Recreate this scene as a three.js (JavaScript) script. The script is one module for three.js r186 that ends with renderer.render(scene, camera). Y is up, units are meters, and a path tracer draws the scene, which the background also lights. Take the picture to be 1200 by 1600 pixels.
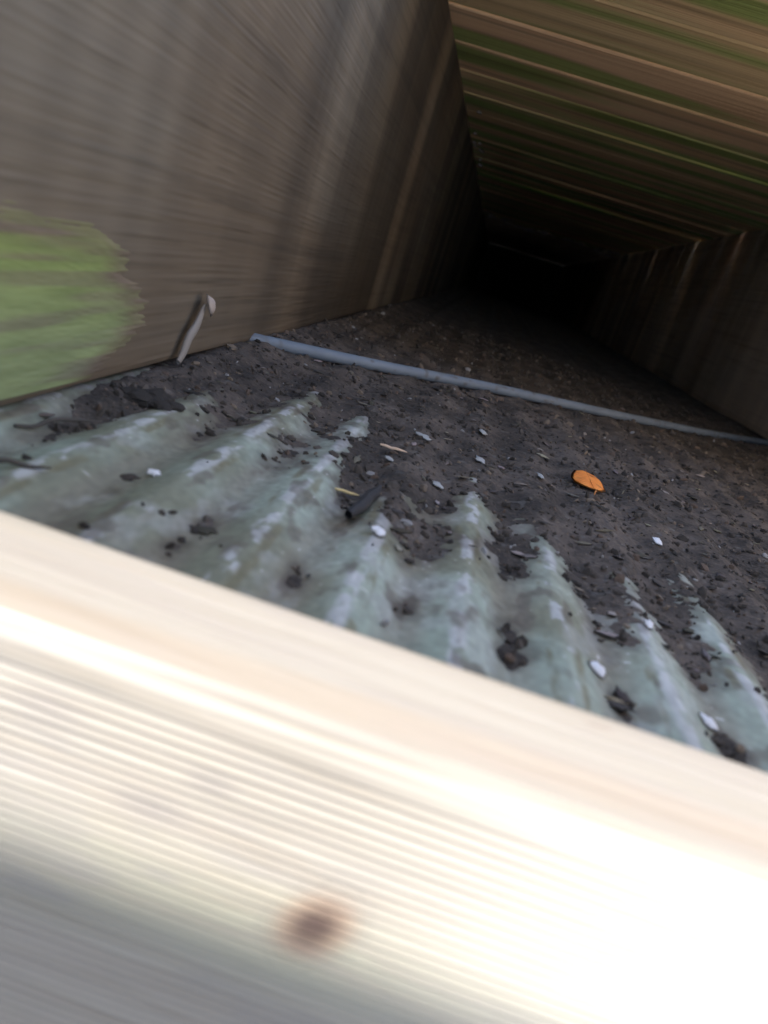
import * as THREE from 'three';
import { mergeGeometries, toCreasedNormals } from 'three/addons/utils/BufferGeometryUtils.js';

// ---------------------------------------------------------------- camera, sky, sun, exposure
const scene = new THREE.Scene();
const camera = new THREE.PerspectiveCamera(67.38, 0.75, 0.02, 200);
camera.position.set(0, 0, 0);
camera.rotation.set(-0.32101, 0.04331, 0.30775, 'YXZ');
camera.focus = 0.5;
camera.userData.fStop = 10.5;
scene.add(camera);

const EXPOSURE = 4.4, SUN = 5, SKY = 0.5;
const renderer = new THREE.WebGLRenderer({ antialias: true });
renderer.toneMapping = THREE.LinearToneMapping;
renderer.toneMappingExposure = EXPOSURE;
renderer.shadowMap.enabled = true;
renderer.shadowMap.type = THREE.PCFSoftShadowMap;

const sun = new THREE.DirectionalLight(new THREE.Color().setRGB(1, 0.96, 0.89), SUN);
sun.position.set(-3.4, 3.36, 2.1);
sun.target.position.set(0, 0, 0);
sun.castShadow = true; sun.shadow.radius = 0.6;
Object.assign(sun.shadow.camera, { left: -3, right: 3, top: 3, bottom: -3, near: 0.1, far: 12 });
sun.shadow.mapSize.set(2048, 2048);
scene.add(sun, sun.target);

// ---------------------------------------------------------------- noise
function hash(ix, iy, s) {
  let h = Math.imul(ix, 374761393) ^ Math.imul(iy, 668265263) ^ Math.imul(s + 11, 1274126177);
  h = Math.imul(h ^ (h >>> 13), 1274126177); h ^= h >>> 16;
  return (h >>> 0) / 4294967296;
}
const md = (a, n) => ((a % n) + n) % n;
function vn(x, y, s = 0, px = 1e6, py = 1e6) {                // value noise, tiling at px, py
  const ix = Math.floor(x), iy = Math.floor(y); let fx = x - ix, fy = y - iy;
  fx = fx * fx * (3 - 2 * fx); fy = fy * fy * (3 - 2 * fy);
  const x0 = md(ix, px), x1 = md(ix + 1, px), y0 = md(iy, py), y1 = md(iy + 1, py);
  const a = hash(x0, y0, s), b = hash(x1, y0, s), c = hash(x0, y1, s), d = hash(x1, y1, s);
  return a + (b - a) * fx + (c - a + (a - b - c + d) * fx) * fy;
}
function fbm(x, y, s, oct = 4, px = 1e6, py = 1e6) {
  let v = 0, a = 0.5, t = 0;
  for (let i = 0; i < oct; i++) { v += a * vn(x, y, s + i * 17, px, py); t += a; a *= 0.5; x *= 2; y *= 2; px *= 2; py *= 2; }
  return v / t;
}
const sm = (a, b, x) => { const t = Math.min(1, Math.max(0, (x - a) / (b - a))); return t * t * (3 - 2 * t); };
const mix = (a, b, t) => a.map((v, i) => v + (b[i] - v) * t);
let seed = 7; const rnd = () => { seed = (Math.imul(seed, 1664525) + 1013904223) | 0; return (seed >>> 0) / 4294967296; };
const s8 = (v) => { v = Math.max(0, Math.min(1, v)); return Math.round(255 * (v <= 0.0031308 ? v * 12.92 : 1.055 * v ** (1 / 2.4) - 0.055)); };
function colourTex(w, h, fn) {                               // fn(u, v) -> linear rgb
  const d = new Uint8Array(w * h * 4);
  for (let j = 0, k = 0; j < h; j++) for (let i = 0; i < w; i++, k += 4) {
    const c = fn((i + 0.5) / w, (j + 0.5) / h);
    d[k] = s8(c[0]); d[k + 1] = s8(c[1]); d[k + 2] = s8(c[2]); d[k + 3] = 255;
  }
  return finish(new THREE.DataTexture(d, w, h), true);
}
function greyTex(w, h, fn) {
  const d = new Uint8Array(w * h * 4);
  for (let j = 0, k = 0; j < h; j++) for (let i = 0; i < w; i++, k += 4) {
    const c = Math.max(0, Math.min(255, Math.round(255 * fn((i + 0.5) / w, (j + 0.5) / h))));
    d[k] = d[k + 1] = d[k + 2] = c; d[k + 3] = 255;
  }
  return finish(new THREE.DataTexture(d, w, h), false);
}
function finish(t, srgb) {
  t.wrapS = t.wrapT = THREE.RepeatWrapping; t.magFilter = THREE.LinearFilter; t.minFilter = THREE.LinearMipmapLinearFilter;
  t.generateMipmaps = true; if (srgb) t.colorSpace = THREE.SRGBColorSpace; t.needsUpdate = true; return t;
}

// ---------------------------------------------------------------- sky
{
  const w = 512, h = 256, d = new Float32Array(w * h * 4);
  for (let j = 0, k = 0; j < h; j++) for (let i = 0; i < w; i++, k += 4) {
    const el = ((j + 0.5) / h - 0.5) * Math.PI, up = Math.max(0, Math.sin(el));
    let c = mix([0.76, 0.92, 1.16], [0.42, 0.60, 1.00], Math.pow(up, 0.55));
    const cl = sm(0.5, 0.75, fbm(i / w * 8, j / h * 8, 5, 5, 8, 8));
    c = mix(c, [1.35, 1.38, 1.45], 0.55 * cl);
    if (el < 0) c = mix([0.76, 0.92, 1.16], [0.22, 0.22, 0.20], sm(0, 0.08, -el));
    d[k] = c[0] * SKY; d[k + 1] = c[1] * SKY; d[k + 2] = c[2] * SKY; d[k + 3] = 1;
  }
  const t = new THREE.DataTexture(d, w, h, THREE.RGBAFormat, THREE.FloatType);
  t.mapping = THREE.EquirectangularReflectionMapping; t.magFilter = t.minFilter = THREE.LinearFilter; t.wrapS = THREE.RepeatWrapping; t.needsUpdate = true;
  scene.background = t; scene.environment = t;
}

// ---------------------------------------------------------------- helpers
const used = {};
function numbered(n) { used[n] = (used[n] ?? -1) + 1; return used[n] ? `${n}_${String(used[n]).padStart(3, '0')}` : n; }
function mesh(name, geo, mat, parent) {
  const o = new THREE.Mesh(geo, mat); o.name = parent ? name : numbered(name); o.castShadow = o.receiveShadow = true;
  (parent ?? scene).add(o); return o;
}
function tag(o, label, category, group) { o.userData.label = label; if (category) o.userData.category = category; if (group) o.userData.group = group; return o; }
function base(name, p = [0, 0, 0]) { const o = new THREE.Group(); o.name = numbered(name); o.position.set(...p); scene.add(o); return o; }

// A closed outline (points a, b) swept along an axis: 'x' sweeps (z, y) outlines, 'z' sweeps (x, y) outlines.
function sweep(outline, axis, t0, t1, n, uvw, uvh, off = [0, 0], bend = null, crease = 0.7, tint = () => 1) {
  const P = [], U = [], I = [], m = outline.length, arc = [0];
  for (let i = 0; i < m; i++) { const p = outline[i], q = outline[(i + 1) % m]; arc.push(arc[i] + Math.hypot(p[0] - q[0], p[1] - q[1])); }
  const put = (a, b, t) => { const [da, db] = bend ? bend(a, b, t) : [0, 0]; axis === 'x' ? P.push(t, b + db, a + da) : P.push(a + da, b + db, t); };
  for (let j = 0; j <= n; j++) {
    const t = t0 + (t1 - t0) * j / n;
    for (let i = 0; i <= m; i++) { const p = outline[i % m]; put(p[0], p[1], t); U.push(t / uvw + off[0], arc[i] / uvh + off[1]); }
  }
  const fl = axis === 'x';
  const tri = (a, b, c) => fl ? I.push(a, c, b) : I.push(a, b, c);
  for (let j = 0; j < n; j++) for (let i = 0; i < m; i++) { const a = j * (m + 1) + i, b = a + m + 1; tri(a, a + 1, b); tri(a + 1, b + 1, b); }
  const faces = THREE.ShapeUtils.triangulateShape(outline.map((p) => new THREE.Vector2(...p)), []);
  for (const [t, s] of [[t0, 0], [t1, 1]]) {
    const k = P.length / 3;
    for (const p of outline) { put(p[0], p[1], t); U.push(p[0] / uvh + off[0], p[1] / uvh + off[1]); }
    for (const f of faces) s ? tri(k + f[0], k + f[1], k + f[2]) : tri(k + f[0], k + f[2], k + f[1]);
  }
  const g = new THREE.BufferGeometry();
  g.setAttribute('position', new THREE.Float32BufferAttribute(P, 3)); g.setAttribute('uv', new THREE.Float32BufferAttribute(U, 2)); g.setIndex(I);
  if (tint) { const c = []; for (let i = 0; i < P.length; i += 3) { const k = tint(P[i], P[i + 1], P[i + 2]); c.push(k, k, k); } g.setAttribute('color', new THREE.Float32BufferAttribute(c, 3)); }
  return toCreasedNormals(g, crease);
}
// outline of a rounded rectangle, counter-clockwise
function roundRect(a0, a1, b0, b1, r, n = 4) {
  const o = [];
  for (const [ca, cb, s] of [[a1 - r, b0 + r, -90], [a1 - r, b1 - r, 0], [a0 + r, b1 - r, 90], [a0 + r, b0 + r, 180]])
    for (let i = 0; i <= n; i++) { const t = (s + 90 * i / n) * Math.PI / 180; o.push([ca + r * Math.cos(t), cb + r * Math.sin(t)]); }
  return o;
}

// ---------------------------------------------------------------- measures (metres)
const WL = -0.1475, WR = 0.5234, HC = 0.27, HL = 0.0888, HR = 0.1147, DROP = 0.006;
const SL = (HR - HL) / (WR - WL), PITCH = 0.0352, RX = 0.0235, AMP = 0.0029;
const floorY = (x) => -(HL + DROP) - SL * (x - WL);
const sheetY = (x) => { const c = Math.cos((x - RX) / PITCH * 2 * Math.PI); return floorY(x) + AMP * (0.5 * c + 0.5 * (1 - 2 * Math.acos(0.985 * c) / Math.PI)); };

// ---------------------------------------------------------------- ground outside
{
  const tx = colourTex(512, 512, (u, v) => {
    const a = fbm(u * 12, v * 12, 3, 5, 12, 12), b = vn(u * 200, v * 200, 9, 200, 200);
    return mix([0.345, 0.36, 0.37], [0.485, 0.50, 0.515], a).map((c) => c * (0.8 + 0.4 * b));
  });
  tx.repeat.set(60, 60);
  const g = new THREE.PlaneGeometry(120, 120, 8, 8); g.rotateX(-Math.PI / 2);
  const o = mesh('ground', g, new THREE.MeshStandardMaterial({ map: tx, roughness: 0.95 }));
  o.position.y = -0.62; o.userData.kind = 'structure'; o.userData.label = 'pale dry gravel ground below the deck';
}

// ---------------------------------------------------------------- wood materials
function joistTex(s, base0, base1, grey) {                    // u along the grain: 1.2 m, v: 0.48 m
  const col = colourTex(2048, 1024, (u, v) => {
    const w = 0.006 * Math.sin(u * 6.283 + s) + 0.008 * (vn(u * 3, v * 3, s + 1, 3, 3) - 0.5);
    const y = v + w;
    const g1 = vn(u * 9, y * 90, s + 2, 9, 90), g2 = vn(u * 26, y * 260, s + 3, 26, 260), g3 = vn(u * 80, y * 480, s + 4, 80, 480);
    const big = fbm(u * 5, v * 4, s + 5, 4, 5, 4), saw = vn(u * 70 + 2 * v, v * 2, s + 6, 70, 2);
    let c = mix(base0, base1, 0.25 + 0.30 * g1 + 0.18 * g2 + 0.12 * g3);
    c = mix(c, grey, sm(0.35, 0.75, big) * 0.6);
    const dark = sm(0.66, 0.95, vn(u * 5, y * 80, s + 8, 5, 80)) * 0.22 + sm(0.75, 0.95, g2) * 0.15;
    const k = (1 - dark) * (0.78 + 0.3 * big) * (0.88 + 0.22 * saw);
    return c.map((q) => q * k);
  });
  const bump = greyTex(1024, 1024, (u, v) => 0.45 * vn(u * 9, v * 90, s + 2, 9, 90) + 0.3 * vn(u * 26, v * 260, s + 3, 26, 260) + 0.25 * vn(u * 70 + 2 * v, v * 2, s + 6, 70, 2));
  return new THREE.MeshStandardMaterial({ map: col, bumpMap: bump, bumpScale: 0.0012, roughness: 0.85, vertexColors: true });
}
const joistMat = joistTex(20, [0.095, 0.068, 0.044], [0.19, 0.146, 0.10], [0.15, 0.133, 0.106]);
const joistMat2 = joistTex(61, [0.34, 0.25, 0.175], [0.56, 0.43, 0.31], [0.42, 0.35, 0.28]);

// ---------------------------------------------------------------- joists
{
  const T = 0.062;
  const wav = (s) => (a, b, t) => [0.0012 * (vn(t * 7, b * 18, s) - 0.5) * 2, 0.0016 * (vn(t * 9, 3, s + 2) - 0.5) * 2];
  // bands of light from the deck joints, and dark between, painted into the colour
  const gapLight = (s, q = 1) => (x, y, z) => { const w = z - 2 + 0.02 * y, f = sm(-0.42, -0.6, w); return 1 - q * f * (0.62 * sm(0.40, 0.72, vn(w * 13, 1.5 + y * 1.2, s)) + 0.18 * vn(w * 40, y * 3, s + 1)) + f * 0.28 * sm(0.62, 0.8, vn(w * 11, 7.5, s + 2)); };
  const jl = base('deck_joist', [WL, 0, -2]);
  tag(jl, 'tall rough brown joist on the left with a green algae patch at its near end', 'joist');
  let g = sweep(roundRect(-T, 0, -HL, HC - 0.001, 0.004, 3), 'z', 1.843, -5.0, 420, 1.2, 0.48, [0.1, 0.21], wav(3), 0.7, gapLight(4));
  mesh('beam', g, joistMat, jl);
  const jr = base('deck_joist', [WR, 0, -2]);
  tag(jr, 'dark brown joist on the right, low in the shade past the cable end', 'joist');
  g = sweep(roundRect(0, T, -HR, HC - 0.001, 0.004, 3), 'z', 1.843, -5.0, 420, 1.2, 0.48, [0.55, 0.1], wav(8), 0.7, gapLight(9, 0.55));
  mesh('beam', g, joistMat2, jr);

  // the algae: a thin crust on the joist's face with an uneven edge
  const nz = 110, ny = 200, z0 = -0.16, z1 = -0.375, y0 = -HL + 0.003, y1 = 0.0, P = [], U = [], I = [], C = [];
  const edge = [[-0.375, 0.0], [-0.345, -0.052], [-0.335, -0.043], [-0.322, -0.036], [-0.30, -0.023], [-0.28, -0.0215], [-0.25, -0.020], [-0.23, -0.0205], [-0.2, -0.016], [-0.16, -0.012]];
  for (let j = 0; j <= ny; j++) for (let i = 0; i <= nz; i++) {
    const z = z0 + (z1 - z0) * i / nz, y = y0 + (y1 - y0) * j / ny;
    // the far rim bulges at mid height and draws back towards the joist's lower edge
    const rim = -0.338 + 0.036 * sm(-0.066, -0.089, y) + 0.022 * sm(-0.055, -0.04, y) + 0.036 * sm(-0.036, -0.022, y);
    const top = -0.025;
    let dd = Math.min((z - rim) * 0.6, top - y) + -0.003 + 0.0016 * (fbm(z * 30, y * 60, 77, 3) - 0.5) * 2 + 0.0052 * (vn(z * 22, y * 900, 78) + vn(z * 14, y * 380, 79) - 1);
    const h = Math.max(-0.0030, Math.min(0.0000, dd * 0.12)) + 0.00025 * (vn(z * 200, y * 900, 5) - 0.5) + 0.0006;
    P.push(h, y, z + 2); U.push(z / 0.2, y / 0.2);
    const thin = 0.85 * sm(0.013, -0.002, dd), low = sm(-0.02, -0.085, y);   // the growth thins out to bare wood at its rim
    C.push(...mix([0.92 + 0.16 * low, 0.9 + 0.14 * low, 0.8 + 0.75 * low], [0.78, 0.52, 0.95], thin));
  }
  for (let j = 0; j < ny; j++) for (let i = 0; i < nz; i++) { const a = j * (nz + 1) + i, b = a + nz + 1; I.push(a, a + 1, b, a + 1, b + 1, b); }
  const ag = new THREE.BufferGeometry(); ag.setAttribute('position', new THREE.Float32BufferAttribute(P, 3)); ag.setAttribute('uv', new THREE.Float32BufferAttribute(U, 2)); ag.setAttribute('color', new THREE.Float32BufferAttribute(C, 3)); ag.setIndex(I); ag.computeVertexNormals();
  const at = colourTex(512, 512, (u, v) => {
    const a = fbm(u * 2, v * 9, 31, 4, 2, 9), b = vn(u * 6, v * 120, 33, 6, 120), c = vn(u * 8, v * 60, 34, 8, 60);
    return mix([0.145, 0.20, 0.04], [0.27, 0.325, 0.12], 0.2 + 0.45 * a + 0.25 * b).map((q, i) => (q + ([0.17, 0.13, 0.085][i] - q) * 0.5 * sm(0.5, 0.85, vn(u * 4, v * 70, 35, 4, 70))) * (0.8 + 0.3 * c));
  });
  const am = mesh('algae_patch', ag, new THREE.MeshStandardMaterial({ map: at, vertexColors: true, roughness: 0.95 }), jl);
  tag(am, 'bright green algae patch on the left joist');
}

// ---------------------------------------------------------------- deck overhead
let deckEnd = 0;
{
  const alg = (s) => colourTex(1024, 1024, (u, v) => {         // u: 1.2 m along the board, v: 0.36 m round it
    const y = v + 0.012 * Math.sin(u * 6.283 + s);
    const g1 = vn(u * 3, y * 16, s + 2, 3, 16), g2 = vn(u * 8, y * 80, s + 3, 8, 80), g3 = vn(u * 2, y * 9, s + 4, 2, 9);
    let c = mix([0.50, 0.34, 0.20], [0.85, 0.66, 0.45], 0.15 + 0.55 * g1 + 0.25 * g2);
    const al = sm(0.42, 0.68, g3 * 0.65 + 0.35 * fbm(u * 3, y * 12, s + 7, 4, 3, 12));
    c = mix(c, mix([0.13, 0.19, 0.04], [0.44, 0.60, 0.22], g1 * 0.6 + g2 * 0.4), al * 0.92);
    const dark = sm(0.6, 0.95, vn(u * 3, y * 20, s + 9, 3, 20)) * 0.35;
    return c.map((q) => q * (1 - dark));
  });
  const bump = greyTex(512, 1024, (u, v) => 0.5 * vn(u * 4, v * 70, 2, 4, 70) + 0.5 * vn(u * 14, v * 200, 3, 14, 200));
  const tx = [alg(100), alg(140), alg(180)];
  const mats = [];
  for (let k = 0; k < 6; k++) {
    const c = 0.90 + 0.2 * hash(k, 4, 9);
    mats.push(new THREE.MeshStandardMaterial({ map: tx[k % 3], bumpMap: bump, bumpScale: 0.0008, roughness: 0.8, color: new THREE.Color().setRGB(c, c * (0.95 + 0.1 * hash(k, 5, 9)), c * 0.95) }));
  }
  const deck = base('wooden_deck', [0.18, HC, -2]);
  tag(deck, 'underside of the timber deck, green and brown boards running across the joists', 'deck');
  const step = 0.1445, gap = 0.005, W = step - gap;
  const prof = (w) => {                                       // grooved underside with eased edges
    const o = [], r = 0.004, t = 0.028;
    o.push([-w / 2, r], [-w / 2 + 0.0012, 0.0012], [-w / 2 + r, 0]);
    o.push([w / 2 - r, 0], [w / 2 - 0.0012, 0.0012], [w / 2, r], [w / 2, t - r], [w / 2 - r, t], [-w / 2 + r, t], [-w / 2, t - r]);
    return o;
  };
  const front = -0.73;                                         // where the first board begins, behind the gap left by missing boards
  for (let k = 0; k < 24; k++) {
    const z = front - W / 2 - k * step;
    if (z - W / 2 < -4.07) break;
    deckEnd = z - W / 2 - 0.006;
    const g = sweep(prof(W), 'x', -0.85, 0.85, 24, 1.2, 0.36, [hash(k, 1, 2), hash(k, 2, 2)], (a, b, t) => [0.0012 * (vn(t * 3 + k * 9, 1, 5) - 0.5), 0.0016 * (vn(t * 2.2 + k * 7, 2, 5) - 0.5)], 0.2);
    const o = mesh(k ? `deck_board_${String(k).padStart(3, '0')}` : 'deck_board', g, mats[Math.floor(hash(k, 3, 2) * 6)], deck);
    o.position.z = z + 2 + 0.003 * (hash(k, 8, 2) - 0.5); o.position.y = 0.0015 + 0.001 * hash(k, 6, 2);
  }
}

// ---------------------------------------------------------------- far end of the bay
{
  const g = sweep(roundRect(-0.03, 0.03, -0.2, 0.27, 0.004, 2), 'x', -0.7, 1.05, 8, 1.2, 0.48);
  const o = mesh('shade_end_board', g, new THREE.MeshStandardMaterial({ color: new THREE.Color().setRGB(0.012, 0.012, 0.012), roughness: 1 })); o.position.set(0, 0, -7.04);  // near-black colour stands in for the deep shade at the far end
  tag(o, 'board coloured near black to give the deep shade at the far end of the hollow', 'board');
  const g2 = sweep(roundRect(-1.58, 1.58, 0, 0.04, 0.004, 2), 'x', -0.7, 1.05, 8, 1.2, 0.48);
  const c = mesh('light_seal_board', g2, joistMat2); c.position.set(0, 0.272, deckEnd - 1.58);  // added to seal sky light out of the far end
  tag(c, 'added unseen board that keeps light out of the far gap past the last deck board', 'board');
}

// ---------------------------------------------------------------- corrugated sheet
const RIDGES = [[-0.30, 0.40], [-0.152, 0.40], [-0.117, 0.47], [-0.082, 0.55], [-0.047, 0.555], [-0.0117, 0.335], [0.0235, 0.46], [0.0587, 0.395], [0.0939, 0.36], [0.129, 0.358], [0.1643, 0.32], [0.2, 0.34], [0.3, 0.33], [0.6, 0.36]];
function endOf(x) {
  if (x <= RIDGES[0][0]) return RIDGES[0][1];
  for (let i = 1; i < RIDGES.length; i++) if (x <= RIDGES[i][0]) { const t = (x - RIDGES[i - 1][0]) / (RIDGES[i][0] - RIDGES[i - 1][0]); return RIDGES[i - 1][1] + (RIDGES[i][1] - RIDGES[i - 1][1]) * t; }
  return RIDGES.at(-1)[1];
}
// heaps of soil left in the valleys near the fascia
const HEAPS = [[0.0059, -0.224, 0.006, 3.4], [0.0411, -0.219, 0.0065, 3.6], [0.0763, -0.214, 0.0065, 3.8], [0.1115, -0.212, 0.006, 3.8], [-0.029, -0.214, 0.006, 3.0], [-0.064, -0.228, 0.006, 3.4], [-0.066, -0.207, 0.006, 3.2], [-0.099, -0.205, 0.006, 3.0]];
function soilY(x, z) {
  const d = -z, e = endOf(x), t = (d - 0.19) / (e - 0.19);
  let L = t < 1 ? -4.4 + 7.2 * Math.max(-0.2, t) : 2.8 + 1.5 * Math.min(1, (d - e) / 0.12);
  L += 2.7 * (fbm(x * 45, z * 34, 40, 3) - 0.5) * 2 * (t < 1 ? 1 : 0.75);
  L += 1.3 * (fbm(x * 190, z * 170, 41, 3) - 0.5) * 2;
  L += 0.5 * (vn(x * 800, z * 800, 42) - 0.5);
  for (const [mx, mz, mr, mh] of HEAPS) { const q = ((x - mx) / mr) ** 2 + ((z - mz) / (mr * 1.7)) ** 2; if (q < 6) L += mh * Math.exp(-q); }
  const far = sm(0.9, 1.5, d);
  L += far * 2 * (fbm(x * 12, z * 5, 43, 3) - 0.4);
  // a rim of grit caught along the foot of the left joist
  L += 5 * sm(0.016, 0.002, Math.abs(x + 0.138)) * sm(0.25, 0.34, d);
  const rip = Math.cos((x - RX) / PITCH * 2 * Math.PI);
  return floorY(x) + L * 0.001 + 0.0015 * rip;
}
function gridXZ(xs, zs, fy, su, sv) {
  const P = [], U = [], I = [], n = xs.length;
  for (const z of zs) for (const x of xs) { P.push(x, fy(x, z), z); U.push(x / su, z / sv); }
  for (let j = 0; j < zs.length - 1; j++) for (let i = 0; i < n - 1; i++) { const a = j * n + i, b = a + n; I.push(a, a + 1, b, a + 1, b + 1, b); }
  const g = new THREE.BufferGeometry();
  g.setAttribute('position', new THREE.Float32BufferAttribute(P, 3)); g.setAttribute('uv', new THREE.Float32BufferAttribute(U, 2)); g.setIndex(I); g.computeVertexNormals();
  return g;
}
{
  const xs = []; for (let x = -0.6; x <= 0.98; x += (x > -0.17 && x < 0.3) ? 0.0014 : 0.003) xs.push(x);
  const zs = []; for (let d = 0.1565; d < 7.0; d *= d < 0.7 ? 1.008 : 1.03) zs.push(-d); zs.push(-7.01);
  const g = gridXZ(xs, zs, (x, z) => sheetY(x) + 0.0005 * (vn(x * 14, z * 9, 50) - 0.5) * 2, 1, 1);
  {
    const p = g.attributes.position, c = new Float32Array(p.count * 3);
    for (let i = 0; i < p.count; i++) {
      const x = p.getX(i), z = p.getZ(i), d = (soilY(x, z) - p.getY(i)) * 1000 + 1.6 * (fbm(x * 120, z * 90, 55, 3) - 0.5);
      const t = 0.72 * sm(-2.2, 0.2, d); c.set([1 - 0.66 * t, 1 - 0.72 * t, 1 - 0.73 * t], i * 3);
    }
    g.setAttribute('color', new THREE.BufferAttribute(c, 3));
  }
  // the sheet's skin, 0.704 m (20 corrugations) square
  const S = 20 * PITCH;
  const tx = colourTex(2048, 2048, (u, v) => {
    const x = u * S, z = v * S, ph = Math.cos((x - RX) / PITCH * 6.28318);
    const a = fbm(u * 22, v * 16, 60, 4, 22, 16), b = fbm(u * 90, v * 40, 61, 3, 90, 40), c = fbm(u * 14, v * 10, 62, 4, 14, 10), f = vn(u * 400, v * 220, 63, 400, 220);
    let col = mix([0.225, 0.285, 0.242], [0.33, 0.37, 0.325], a);
    col = mix(col, [0.14, 0.135, 0.085], sm(0.40, 0.62, c) * 0.7);                            // olive film
    col = mix(col, [0.19, 0.16, 0.135], sm(0.2, -0.9, ph) * (0.35 + 0.5 * b) * 0.75);         // silt in the valleys
    const crest = sm(0.78, 0.99, Math.cos((x - RX + 0.004 * (b - 0.5)) / PITCH * 6.28318));
    col = mix(col, [0.42, 0.44, 0.46], crest * sm(0.46, 0.60, fbm(u * 110, v * 60, 66, 4, 110, 60)) * 0.85);   // lime along the crests
    col = mix(col, [0.15, 0.14, 0.085], sm(0.3, 0.6, ph) * sm(0.98, 0.75, ph) * sm(0.5, 0.66, fbm(u * 80, v * 30, 67, 4, 80, 30)) * 0.75);
    col = mix(col, [0.40, 0.42, 0.43], sm(0.56, 0.70, fbm(u * 44, v * 26, 68, 4, 44, 26)) * 0.32);
    col = mix(col, [0.11, 0.095, 0.08], sm(0.60, 0.78, b) * 0.65);                             // dirt specks
    col = mix(col, [0.5, 0.51, 0.54], sm(0.93, 0.97, f) * sm(0.5, 0.6, a) * 0.6);
    return col.map((q) => q * (0.86 + 0.28 * f));
  });
  tx.repeat.set(1 / S, 1 / S);
  const rough = greyTex(1024, 1024, (u, v) => 0.66 + 0.3 * fbm(u * 30, v * 24, 70, 4, 30, 24)); rough.repeat.set(1 / S, 1 / S);
  const bump = greyTex(1024, 1024, (u, v) => 0.6 * fbm(u * 60, v * 50, 71, 4, 60, 50) + 0.4 * vn(u * 300, v * 300, 72, 300, 300)); bump.repeat.set(1 / S, 1 / S);
  const o = mesh('corrugated_sheet', g, new THREE.MeshStandardMaterial({ map: tx, vertexColors: true, roughnessMap: rough, roughness: 1, bumpMap: bump, bumpScale: 0.0006, side: THREE.DoubleSide }));
  tag(o, 'dirty pale green corrugated roofing sheet under the deck, ridges running into the dark', 'roofing sheet');
}

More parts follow.
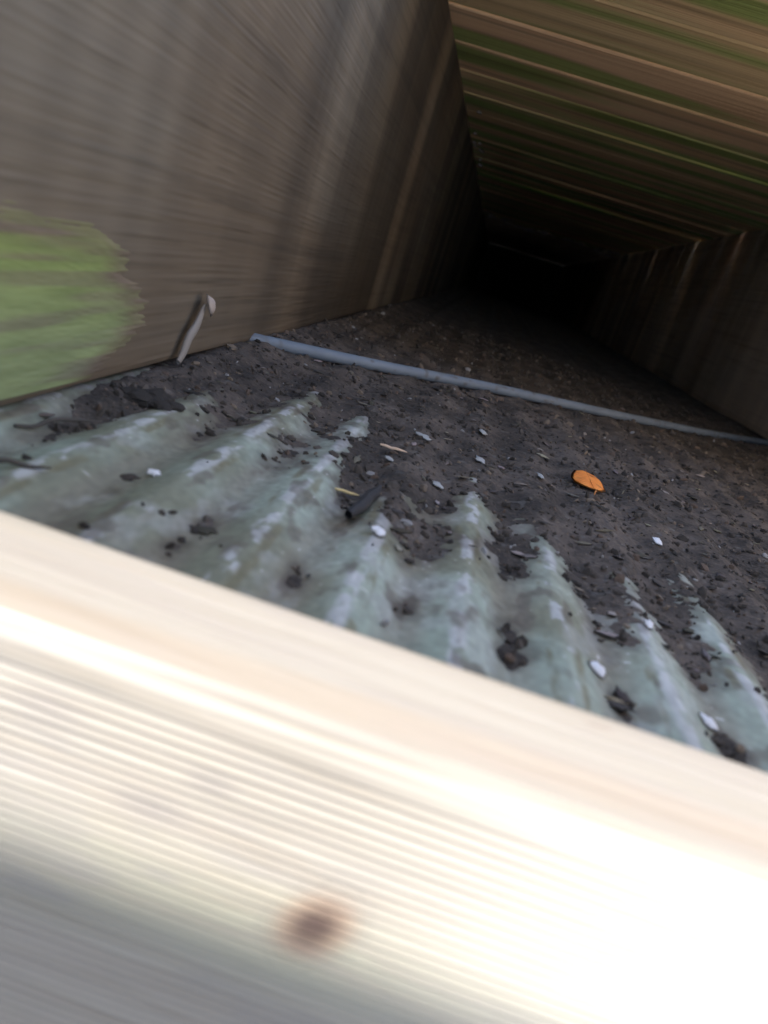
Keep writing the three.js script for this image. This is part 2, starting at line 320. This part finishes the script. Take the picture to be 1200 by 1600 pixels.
// ---------------------------------------------------------------- soil and litter lying on it
{
  const xs = []; for (let x = -0.45; x <= 0.8; x += (x > -0.17 && x < 0.30) ? 0.0012 : 0.003) xs.push(x);
  const zs = []; for (let d = 0.158; d < 7.0; d += Math.max(0.0012, (d - 0.1) * 0.0055)) zs.push(-d);
  const g = gridXZ(xs, zs, soilY, 0.3, 0.3);
  const tx = colourTex(1024, 1024, (u, v) => {
    const a = fbm(u * 14, v * 14, 80, 4, 14, 14), b = vn(u * 170, v * 170, 81, 170, 170), c = vn(u * 330, v * 330, 82, 330, 330), e = vn(u * 60, v * 60, 83, 60, 60);
    let col = mix([0.018, 0.015, 0.014], [0.094, 0.077, 0.068], 0.72 * sm(0.28, 0.75, a) + 0.28 * b);
    col = mix(col, [0.20, 0.165, 0.13], sm(0.80, 0.92, c) * 0.35);
    col = mix(col, [0.18, 0.185, 0.19], sm(0.84, 0.95, e) * 0.25);
    return mix(col, [0.02, 0.018, 0.017], sm(0.74, 0.9, 1 - b) * 0.35);
  });
  const bump = greyTex(1024, 1024, (u, v) => 0.5 * vn(u * 170, v * 170, 81, 170, 170) + 0.5 * vn(u * 330, v * 330, 82, 330, 330));
  const soil = base('soil_litter'); soil.userData.kind = 'stuff'; soil.userData.label = 'dark crumbly soil and leaf litter filling the valleys of the corrugated sheet'; soil.userData.category = 'soil';
  mesh('soil', g, new THREE.MeshStandardMaterial({ map: tx, bumpMap: bump, bumpScale: 0.0007, roughness: 0.95 }), soil).userData.kind = 'stuff';

  const cg = new THREE.IcosahedronGeometry(1, 0), pos = cg.attributes.position;
  for (let i = 0; i < pos.count; i++) { const k = 0.8 + 0.4 * hash(Math.round(pos.getX(i) * 50), Math.round(pos.getY(i) * 50) + Math.round(pos.getZ(i) * 77), 3); pos.setXYZ(i, pos.getX(i) * k, pos.getY(i) * k, pos.getZ(i) * k); }
  cg.computeVertexNormals();
  const N = 9000, im = new THREE.InstancedMesh(cg, new THREE.MeshStandardMaterial({ roughness: 0.95 }), N);
  const M = new THREE.Matrix4(), q = new THREE.Quaternion(), e = new THREE.Euler(), col = new THREE.Color();
  let n = 0, guard = 0;
  while (n < N && guard++ < 400000) {
    const d = 0.175 + 1.25 * rnd() ** 2.1, x = -0.145 + (0.33 + d * 0.55) * rnd();
    if (x > WR - 0.01) continue;
    const ys = soilY(x, -d), yp = sheetY(x), bare = yp > ys + 0.0006;
    if (bare && rnd() > 0.012) continue;
    const s = (0.0005 + 0.0014 * rnd() ** 3) * (1 + 0.5 * Math.min(1, d));
    e.set(rnd() * 6, rnd() * 6, rnd() * 6); q.setFromEuler(e);
    M.compose(new THREE.Vector3(x, Math.max(ys, yp) + s * 0.25, -d), q, new THREE.Vector3(s * (0.7 + 0.9 * rnd()), s * 0.6, s * (0.7 + rnd())));
    const t = rnd();
    if (t < 0.02) col.setRGB(0.25, 0.25, 0.26); else if (t < 0.08) col.setRGB(0.15, 0.12, 0.095); else if (t < 0.15) col.setRGB(0.09, 0.065, 0.052); else { const k = 0.022 + 0.055 * rnd(); col.setRGB(k, k * 0.86, k * 0.78); }
    im.setMatrixAt(n, M); im.setColorAt(n, col); n++;
  }
  // flat scraps of leaf and bark among the crumbs
  {
    const fg = chipGeo(1, 0.5, 0.08, 400, 0.7), K = 700, fm = new THREE.InstancedMesh(fg, new THREE.MeshStandardMaterial({ roughness: 0.9 }), K);
    let k = 0, guard2 = 0;
    while (k < K && guard2++ < 20000) {
      const d = 0.18 + 1.3 * rnd() ** 1.8, x = -0.145 + (0.33 + d * 0.55) * rnd();
      if (x > WR - 0.01) continue;
      const ys = soilY(x, -d), yp = sheetY(x); if (yp > ys + 0.0012) continue;
      const sc = 0.003 + 0.007 * rnd() ** 2;
      e.set(0.5 * (rnd() - 0.5), rnd() * 6.3, 0.5 * (rnd() - 0.5)); q.setFromEuler(e);
      M.compose(new THREE.Vector3(x, Math.max(ys, yp) + 0.0008, -d), q, new THREE.Vector3(sc, sc, sc * (0.3 + rnd())));
      const t = rnd(), b = t < 0.12 ? 0.24 : t < 0.4 ? 0.12 : 0.045; col.setRGB(b, b * (0.78 + 0.2 * rnd()), b * (0.6 + 0.35 * rnd()));
      fm.setMatrixAt(k, M); fm.setColorAt(k, col); k++;
    }
    fm.count = k; fm.name = 'leaf_scrap'; fm.userData.kind = 'stuff'; fm.castShadow = fm.receiveShadow = true; soil.add(fm);
  }
  im.count = n; im.name = 'soil_crumb'; im.userData.kind = 'stuff'; im.castShadow = im.receiveShadow = true; soil.add(im);
}
const topY = (x, z) => Math.max(soilY(x, z), sheetY(x));

// ---------------------------------------------------------------- grey cable
{
  const pts = [[-0.42, -0.20], [-0.25, -0.41], [-0.149, -0.531], [-0.0717, -0.615], [0.0252, -0.724], [0.1721, -0.878], [0.33, -1.06], [0.4882, -1.267], [0.66, -1.50]].map(([x, z]) => new THREE.Vector3(x, floorY(x) + 0.0078 + (x > 0 ? 0.001 : 0), z));
  pts[0].y = floorY(-0.42) + 0.006;
  const g = new THREE.TubeGeometry(new THREE.CatmullRomCurve3(pts, false, 'centripetal'), 160, 0.0047, 14);
  const tx = colourTex(512, 64, (u, v) => { const a = fbm(u * 40, v * 4, 90, 3, 40, 4), b = vn(u * 90, v * 8, 91, 90, 8); return mix(mix([0.105, 0.14, 0.19], [0.155, 0.195, 0.25], a), [0.07, 0.06, 0.052], sm(0.62, 0.85, b * 0.6 + fbm(u * 14, v * 2, 92, 3, 14, 2) * 0.4) * 0.7); });
  tx.repeat.set(3, 1);
  tag(mesh('cable', g, new THREE.MeshStandardMaterial({ map: tx, roughness: 0.6 })), 'blue grey cable lying across the corrugated sheet from joist to joist', 'cable');
}

// ---------------------------------------------------------------- fascia board
{
  const top = -0.080, zf = -0.1141, zb = -0.1547, r = 0.0053, bot = -0.245, pitch = 0.0024, dep = 0.00042;
  const o = [];                                               // (z, y), counter-clockwise seen from +x turned
  const arcN = 10;
  // front face from bottom to top
  const y1 = top - r - 0.0008, y0 = bot + 0.005, n = Math.round((y1 - y0) / pitch);
  for (let i = 0; i < n * 6; i++) { const t = i / 6, y = y0 + (y1 - y0) * t / n; o.push([zf - dep * (0.5 + 0.5 * Math.cos(t * 6.28318)) * 2 * sm(0, 1, (n - t) * 1.0), y]); }
  for (let i = 0; i <= arcN; i++) { const t = i / arcN * Math.PI / 2; o.push([zf - r + r * Math.cos(t), top - r + r * Math.sin(t)]); }
  for (let i = 1; i < 8; i++) o.push([zf - r + (zb + 0.002 - zf + r) * i / 8, top]);
  for (let i = 0; i <= 4; i++) { const t = Math.PI / 2 * (1 + i / 4); o.push([zb + 0.002 + 0.002 * Math.cos(t), top - 0.002 + 0.002 * Math.sin(t)]); }
  o.push([zb, bot + 0.003], [zb + 0.003, bot], [zf - 0.005, bot]);
  const bend = (a, b, t) => { const k = 0.00035 * (fbm(t * 16, b * 240, 95, 3) - 0.5) * 2; return [a > zf - 0.004 ? k : 0, 0.0004 * (fbm(t * 5, 2, 96, 2) - 0.5) * 2]; };
  const X0 = -0.75, X1 = 0.95, g = sweep(o, 'x', X0, X1, 200, 1, 1, [0, 0], bend, 0.9);
  // uv: u along the board, v from the height on the front face, carried over the top by depth
  const p = g.attributes.position, uv = g.attributes.uv;
  for (let i = 0; i < p.count; i++) {
    const x = p.getX(i), y = p.getY(i), z = p.getZ(i);
    const v = y > top - 0.0015 && z < zf - r * 0.5 ? (top + (zf - z)) : y;   // metres
    uv.setXY(i, (x + 0.15) / 0.4, (v + 0.21) / 0.2);
  }
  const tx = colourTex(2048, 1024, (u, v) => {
    const x = u * 0.4 - 0.15, y = v * 0.2 - 0.21;
    const topFace = y > top - 0.0005;
    const kd = Math.hypot((x - 0.0063 - 0.25 * (y + 0.1217)) / 0.95, (y + 0.1217) / 1.1);                    // the knot
    const bendY = y + 0.004 * Math.exp(-(kd * kd) / 0.0002) * Math.sign(y + 0.1217 + 1e-6);
    const w = bendY + 0.0016 * Math.sin(x * 22) + 0.002 * (vn(u * 5, 1, 201, 5, 4) - 0.5);
    const g1 = vn(u * 5, w * 420, 202), g2 = vn(u * 20, w * 1500, 203), g3 = vn(u * 60, w * 3000, 204);
    let c = mix([0.171, 0.148, 0.120], [0.224, 0.207, 0.182], 0.1 + 0.45 * g1 + 0.3 * g2 + 0.15 * g3);
    if (topFace) {
      c = c.map((q, i) => q * [0.88, 0.89, 0.92][i]);
      const f = fbm(u * 9, y * 160, 205, 4);
      c = mix(c, [0.171, 0.156, 0.144], sm(0.4, 0.7, f) * 0.6);
      c = mix(c, [0.236, 0.160, 0.095], sm(0.008, 0.002, Math.abs(y - (top + 0.0105 + 0.003 * Math.sin(x * 14)))) * 0.16);
      c = mix(c, [0.175, 0.156, 0.137], sm(0.7, 0.85, fbm(u * 26, y * 500, 206, 3)) * 0.6);
      const m = Math.hypot((x - 0.0511) / 4, y - (top + 0.0345) - 0.12 * (x - 0.0511)); c = mix(c, [0.152, 0.129, 0.114], sm(0.0013, 0.0004, m) * 0.8);
    } else {
      // groove dirt, thinned rightwards as painted sun glare; yellow-green tint lower down
      const t = (y - (bot + 0.005)) / pitch * ((y1 - (bot + 0.005)) / pitch) / ((y1 - (bot + 0.005)) / pitch);
      const gr = 0.5 + 0.5 * Math.cos(t * 6.28318 * (n * pitch / (y1 - (bot + 0.005))));
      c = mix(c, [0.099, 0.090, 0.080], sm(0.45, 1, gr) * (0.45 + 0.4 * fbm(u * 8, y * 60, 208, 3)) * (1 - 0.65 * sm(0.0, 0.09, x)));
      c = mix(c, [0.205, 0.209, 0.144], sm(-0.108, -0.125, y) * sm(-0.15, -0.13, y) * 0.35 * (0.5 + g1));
      c = mix(c, [0.350, 0.331, 0.296], 0.75 * sm(-0.01, 0.09, x));  // wood whitened towards the right: sun glare painted into the colour
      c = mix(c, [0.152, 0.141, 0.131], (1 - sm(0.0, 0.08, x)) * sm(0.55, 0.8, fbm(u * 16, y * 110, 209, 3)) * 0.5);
      for (const [sx, sy, sr] of [[-0.0532, -0.0942, 0.006], [-0.0303, -0.1083, 0.006], [-0.02, -0.098, 0.004]]) c = mix(c, [0.114, 0.103, 0.099], sm(1, 0.1, Math.hypot((x - sx) / 2, y - sy) / sr) * 0.45);
      c = mix(c, [0.144, 0.091, 0.061], sm(0.0105, 0.0045, kd) * 0.7);
      c = mix(c, [0.038, 0.020, 0.015], sm(0.0070, 0.0012, kd) * 0.9);
      if (kd < 0.011) c = c.map((q) => q * (0.95 + 0.1 * Math.sin(kd * 6200 + 3 * vn(u * 60, v * 60, 210))));
    }
    return c;
  });
  const bump = greyTex(1024, 1024, (u, v) => 0.6 * vn(u * 6, v * 110, 202, 6, 110) + 0.4 * vn(u * 30, v * 330, 203, 30, 330));
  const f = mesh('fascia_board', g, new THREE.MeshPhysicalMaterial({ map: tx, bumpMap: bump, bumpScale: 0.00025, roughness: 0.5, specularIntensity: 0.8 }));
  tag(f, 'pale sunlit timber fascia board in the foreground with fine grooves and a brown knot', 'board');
}

// ---------------------------------------------------------------- small things on the sheet
function chipGeo(l, w, h, s, rag = 0.36) {                                 // a flat irregular flake with rounded rim
  const P = [], I = [], n = 14, R = 4;
  P.push(0, h, 0);
  for (let r = 1; r <= R; r++) for (let i = 0; i < n; i++) {
    const a = i / n * 6.28318, k = r / R * (1 - rag / 2 + rag * hash(i, 1, s));
    P.push(Math.cos(a) * l / 2 * k, h * (1 - (r / R) ** 2.2) + 0.2 * h * (hash(i, r, s) - 0.5), Math.sin(a) * w / 2 * k);
  }
  const m = P.length / 3; P.push(0, -h * 0.3, 0);
  for (let i = 0; i < n; i++) {
    const j = (i + 1) % n; I.push(0, 1 + j, 1 + i);
    for (let r = 0; r < R - 1; r++) { const a = 1 + r * n + i, b = 1 + r * n + j; I.push(a, b, a + n, b, b + n, a + n); }
    I.push(m, 1 + (R - 1) * n + i, 1 + (R - 1) * n + j);
  }
  const g = new THREE.BufferGeometry(); g.setAttribute('position', new THREE.Float32BufferAttribute(P, 3)); g.setIndex(I); g.computeVertexNormals(); return g;
}
function stickGeo(l, r, s, bendAmt = 0.06) {                    // a tapering crooked stick along x
  const pts = []; for (let i = 0; i <= 5; i++) pts.push(new THREE.Vector3((i / 5 - 0.5) * l, (hash(i, 2, s) - 0.5) * l * bendAmt, (hash(i, 3, s) - 0.5) * l * bendAmt));
  const g = new THREE.TubeGeometry(new THREE.CatmullRomCurve3(pts), 20, r, 8), p = g.attributes.position;
  for (let i = 0; i < p.count; i++) { const c = p.getX(i) / l + 0.5, k = 0.35 + 0.65 * Math.pow(Math.sin(Math.PI * Math.min(0.97, Math.max(0.03, c))), 0.5) - 0.25 * c; p.setY(i, p.getY(i) * k); p.setZ(i, p.getZ(i) * k); }
  g.computeVertexNormals(); return g;
}
function clodGeo() {
  const parts = [];
  for (let k = 0; k < 14; k++) {
    const g = new THREE.IcosahedronGeometry(0.25 + 0.35 * hash(k, 1, 600), 1), p = g.attributes.position;
    for (let i = 0; i < p.count; i++) { const f = 0.7 + 0.6 * vn(p.getX(i) * 6 + 20 + k, p.getY(i) * 6 + p.getZ(i) * 5 + 20, 601); p.setXYZ(i, p.getX(i) * f, p.getY(i) * f, p.getZ(i) * f); }
    g.translate((hash(k, 2, 600) - 0.5) * 1.6, 0.1 * hash(k, 4, 600), (hash(k, 3, 600) - 0.5) * 1.6); g.computeVertexNormals(); parts.push(g);
  }
  return mergeGeometries(parts);
}
const flat = (r, g, b, rough = 0.8) => new THREE.MeshStandardMaterial({ color: new THREE.Color().setRGB(r, g, b), roughness: rough });
{
  // orange leaf
  const g = chipGeo(0.0225, 0.028, 0.0024, 3, 0.10), tx = colourTex(128, 128, (u, v) => mix([0.66, 0.17, 0.015], [0.80, 0.28, 0.045], fbm(u * 6, v * 6, 300, 3, 6, 6)).map((q) => q * (1 - 0.5 * sm(0.6, 0.8, fbm(u * 5 + 2, v * 5, 301, 3)) - 0.15 * sm(0.6, 1, Math.abs(Math.sin(40 * (v - 0.6 * Math.abs(u - (u > 0.5 ? 1 : 0)))))))));
  const p = g.attributes.position, uv = []; for (let i = 0; i < p.count; i++) uv.push(p.getX(i) / 0.03, p.getZ(i) / 0.03); g.setAttribute('uv', new THREE.Float32BufferAttribute(uv, 2));
  const leaf = base('orange_leaf', [0.0935, topY(0.0935, -0.470) + 0.0034, -0.470]); leaf.rotation.set(0.16, 0.15, -0.03);
  mesh('blade', g, new THREE.MeshStandardMaterial({ map: tx, roughness: 0.7 }), leaf);
  { const a = g.attributes.position; for (let i = 0; i < a.count; i++) { const x = a.getX(i) / 0.012, z = a.getZ(i) / 0.015; a.setY(i, a.getY(i) + 0.0012 * z * z - 0.0008 * x * x * (1 + z) + 0.0009 * (vn(x * 3 + 9, z * 3 + 9, 12) - 0.5)); } g.computeVertexNormals(); }
  const pet = mesh('stalk', stickGeo(0.009, 0.0005, 8, 0.15), flat(0.42, 0.16, 0.04), leaf); pet.rotation.y = Math.PI / 2 - 0.3; pet.position.set(0.001, 0.0012, 0.016);
  const v = mesh('midrib', stickGeo(0.026, 0.00025, 4, 0.01), flat(0.5, 0.17, 0.03), leaf); v.rotation.y = Math.PI / 2; v.position.y = 0.0022;
  tag(leaf, 'small bright orange oval leaf lying on the dark soil', 'leaf');

  const place = (name, geo, mat, x, z, yaw, lift, label, cat, group, pitch = 0) => {
    const o = mesh(name, geo, mat); o.position.set(x, topY(x, z) + lift, z); o.rotation.set(0, yaw, pitch); return tag(o, label, cat, group);
  };
  place('black_stick', stickGeo(0.050, 0.0032, 11, 0.05), flat(0.018, 0.019, 0.024), -0.0215, -0.2995, Math.atan2(0.0505, 0.005), 0.0028, 'short black stick lying across a valley of the sheet', 'stick');
  place('straw', stickGeo(0.0105, 0.0008, 12), flat(0.62, 0.50, 0.26), -0.0309, -0.309, 0.1, 0.002, 'short yellow straw beside the upper tip of the black stick', 'straw');
  place('straw', stickGeo(0.0145, 0.0009, 13), flat(0.60, 0.44, 0.33), -0.022, -0.3867, 0.1, 0.002, 'pale pinkish straw on the soil farther in than the black stick', 'straw');
  const white = flat(0.62, 0.64, 0.70, 0.5), grey = flat(0.28, 0.295, 0.31, 0.7);
  const W = [[0.0708, -0.2276, 0.0062, 0.007, white, 'bright white flake at the top of an oval soil patch by the fascia'],
    [0.1055, -0.2193, 0.0062, 0.0068, white, 'bright white flake nearest the right edge, beside the fascia'],
    [0.1245, -0.3978, 0.0055, 0.008, white, 'white flake on bare soil right of the bare ridge tips'],
    [-0.0215, -0.3702, 0.0055, 0.006, grey, 'grey white flake just in front of the pinkish straw'],
    [0.0052, -0.3642, 0.008, 0.007, grey, 'grey flake right of the pinkish straw in the soil'],
    [-0.0106, -0.4314, 0.0095, 0.011, grey, 'grey flake farther in behind the pinkish straw'],
    [-0.0923, -0.2494, 0.0045, 0.005, white, 'small white flake on the bare ridges at the left'],
    [0.0615, -0.4436, 0.0055, 0.009, grey, 'pale grey flake left of the orange leaf'],
    [-0.0112, -0.2657, 0.0065, 0.006, white, 'white flake on the ridge below the black stick'],
    [0.0956, -0.275, 0.0045, 0.005, white, 'white flake halfway down the ridge below the orange leaf'],
    [0.0245, -0.4366, 0.007, 0.012, grey, 'grey flake at the tip of the narrow whitish ridge'],
    [0.025, -0.5115, 0.006, 0.012, grey, 'faint grey flake beyond the tip of the narrow whitish ridge']];
  W.forEach(([x, z, l, w, m, label], i) => place('white_flake', chipGeo(l, w, 0.0012, 30 + i, 0.7), m, x, z, 0.3 * hash(i, 9, 1), 0.0012, label, 'flake', null, -0.25 + 0.2 * hash(i, 8, 1)).rotation.x = m === white ? 0.25 : 0.05);
  const tw = flat(0.055, 0.048, 0.042);
  place('twig', stickGeo(0.03, 0.0011, 41, 0.08), tw, -0.124, -0.2065, 0.6, 0.0025, 'thin dark twig lowest at the left edge, on the bare sheet', 'twig');
  place('twig', stickGeo(0.036, 0.0010, 42, 0.08), tw, -0.136, -0.262, 1.15, 0.003, 'thin dark twig along the foot of the green algae', 'twig');
  place('soil_clod', clodGeo(), flat(0.022, 0.019, 0.018, 0.95), -0.128, -0.330, 0.5, 0.001, 'black soil clod beside the foot of the left joist', 'clod').scale.set(0.012, 0.005, 0.016);

  // splinter on the left joist
  const sp = base('wood_splinter', [WL + 0.003, -0.0885, -0.389]);
  const s1 = mesh('shaft', stickGeo(0.037, 0.0038, 51, 0.06), flat(0.235, 0.212, 0.195), sp); s1.position.set(0.001, 0.0165, -0.011); s1.rotation.set(-0.62, 0, Math.PI / 2, 'XYZ'); s1.scale.set(1, 0.6, 1);
  const s2 = mesh('curl', chipGeo(0.012, 0.011, 0.0035, 52), flat(0.33, 0.275, 0.245), sp); s2.position.set(0.0025, 0.0315, -0.0235); s2.rotation.set(0, 0.3, -1.2);
  tag(sp, 'pale splinter stuck upright to the lower edge of the left joist', 'splinter');

  // webs and crumbs hanging along the last deck board and in the joist's upper corner
  const bits = [];
  for (let i = 0; i < 46; i++) { const c = chipGeo(0.02 + 0.03 * hash(i, 1, 70), 0.012 + 0.015 * hash(i, 2, 70), 0.006, 71 + i); const t = hash(i, 3, 70); c.translate(-0.13 + 0.64 * t, HC - 0.004 - 0.02 * hash(i, 4, 70), -3.78 - 0.1 * hash(i, 5, 70)); bits.push(c); }
  for (let i = 0; i < 12; i++) { const c = chipGeo(0.010, 0.012, 0.004, 171 + i); const z = -1.5 - 0.7 * hash(i, 6, 70); c.translate(WL + 0.006 + 0.02 * hash(i, 7, 70), HC - 0.004 - 0.02 * hash(i, 8, 70), z); bits.push(c); }
  const h = mesh('hanging_debris', mergeGeometries(bits), flat(0.34, 0.31, 0.30, 0.9)); h.userData.kind = 'stuff'; h.userData.label = 'pale crumbs and web caught under the far deck boards'; h.userData.category = 'debris';
}

// ---------------------------------------------------------------- added sun blocker, out of view: keeps sun off all but one strip
{
  const sunBlocker = base('added_sun_blocker', [0, -0.62, 0.4]);
  const plank = (z0, z1, x0 = -2.5, x1 = 2.2) => mesh('blocker_board', sweep(roundRect(z0 - 0.4, z1 - 0.4, 1.92, 1.944, 0.003, 2), 'x', x0, x1, 6, 1.2, 0.48), joistMat2, sunBlocker);
  for (const [a, b] of [[-0.274, -0.084], [-0.082, 0.108], [0.110, 0.300], [0.302, 0.492]]) { plank(a, b, -2.5, -0.91); plank(a, b, -0.53, 2.2); }   // opening added so sun hits the right joist and brightens the boards overhead
  for (const [a, b] of [[0.494, 0.698], [0.790, 0.980], [0.982, 1.172], [1.174, 1.364], [1.366, 1.556], [1.558, 1.748], [1.750, 1.940], [1.942, 2.132], [2.134, 2.324]]) plank(a, b);
  for (const x of [-2.4, 2.1]) {
    mesh('beam', sweep(roundRect(x - 0.03, x + 0.03, 1.80, 1.919, 0.003, 2), 'z', 1.95, -0.5, 2, 1.2, 0.48), joistMat2, sunBlocker);
    for (const z of [1.85, -0.42]) mesh('post', sweep(roundRect(x - 0.04, x + 0.04, 0, 1.799, 0.003, 2), 'z', z + 0.04, z - 0.04, 1, 1.2, 0.48), joistMat2, sunBlocker);
  }
  tag(sunBlocker, 'added unseen slatted sun blocker that leaves one strip of sun on the fascia', 'pergola');
}

scene.updateMatrixWorld(true);
renderer.render(scene, camera);
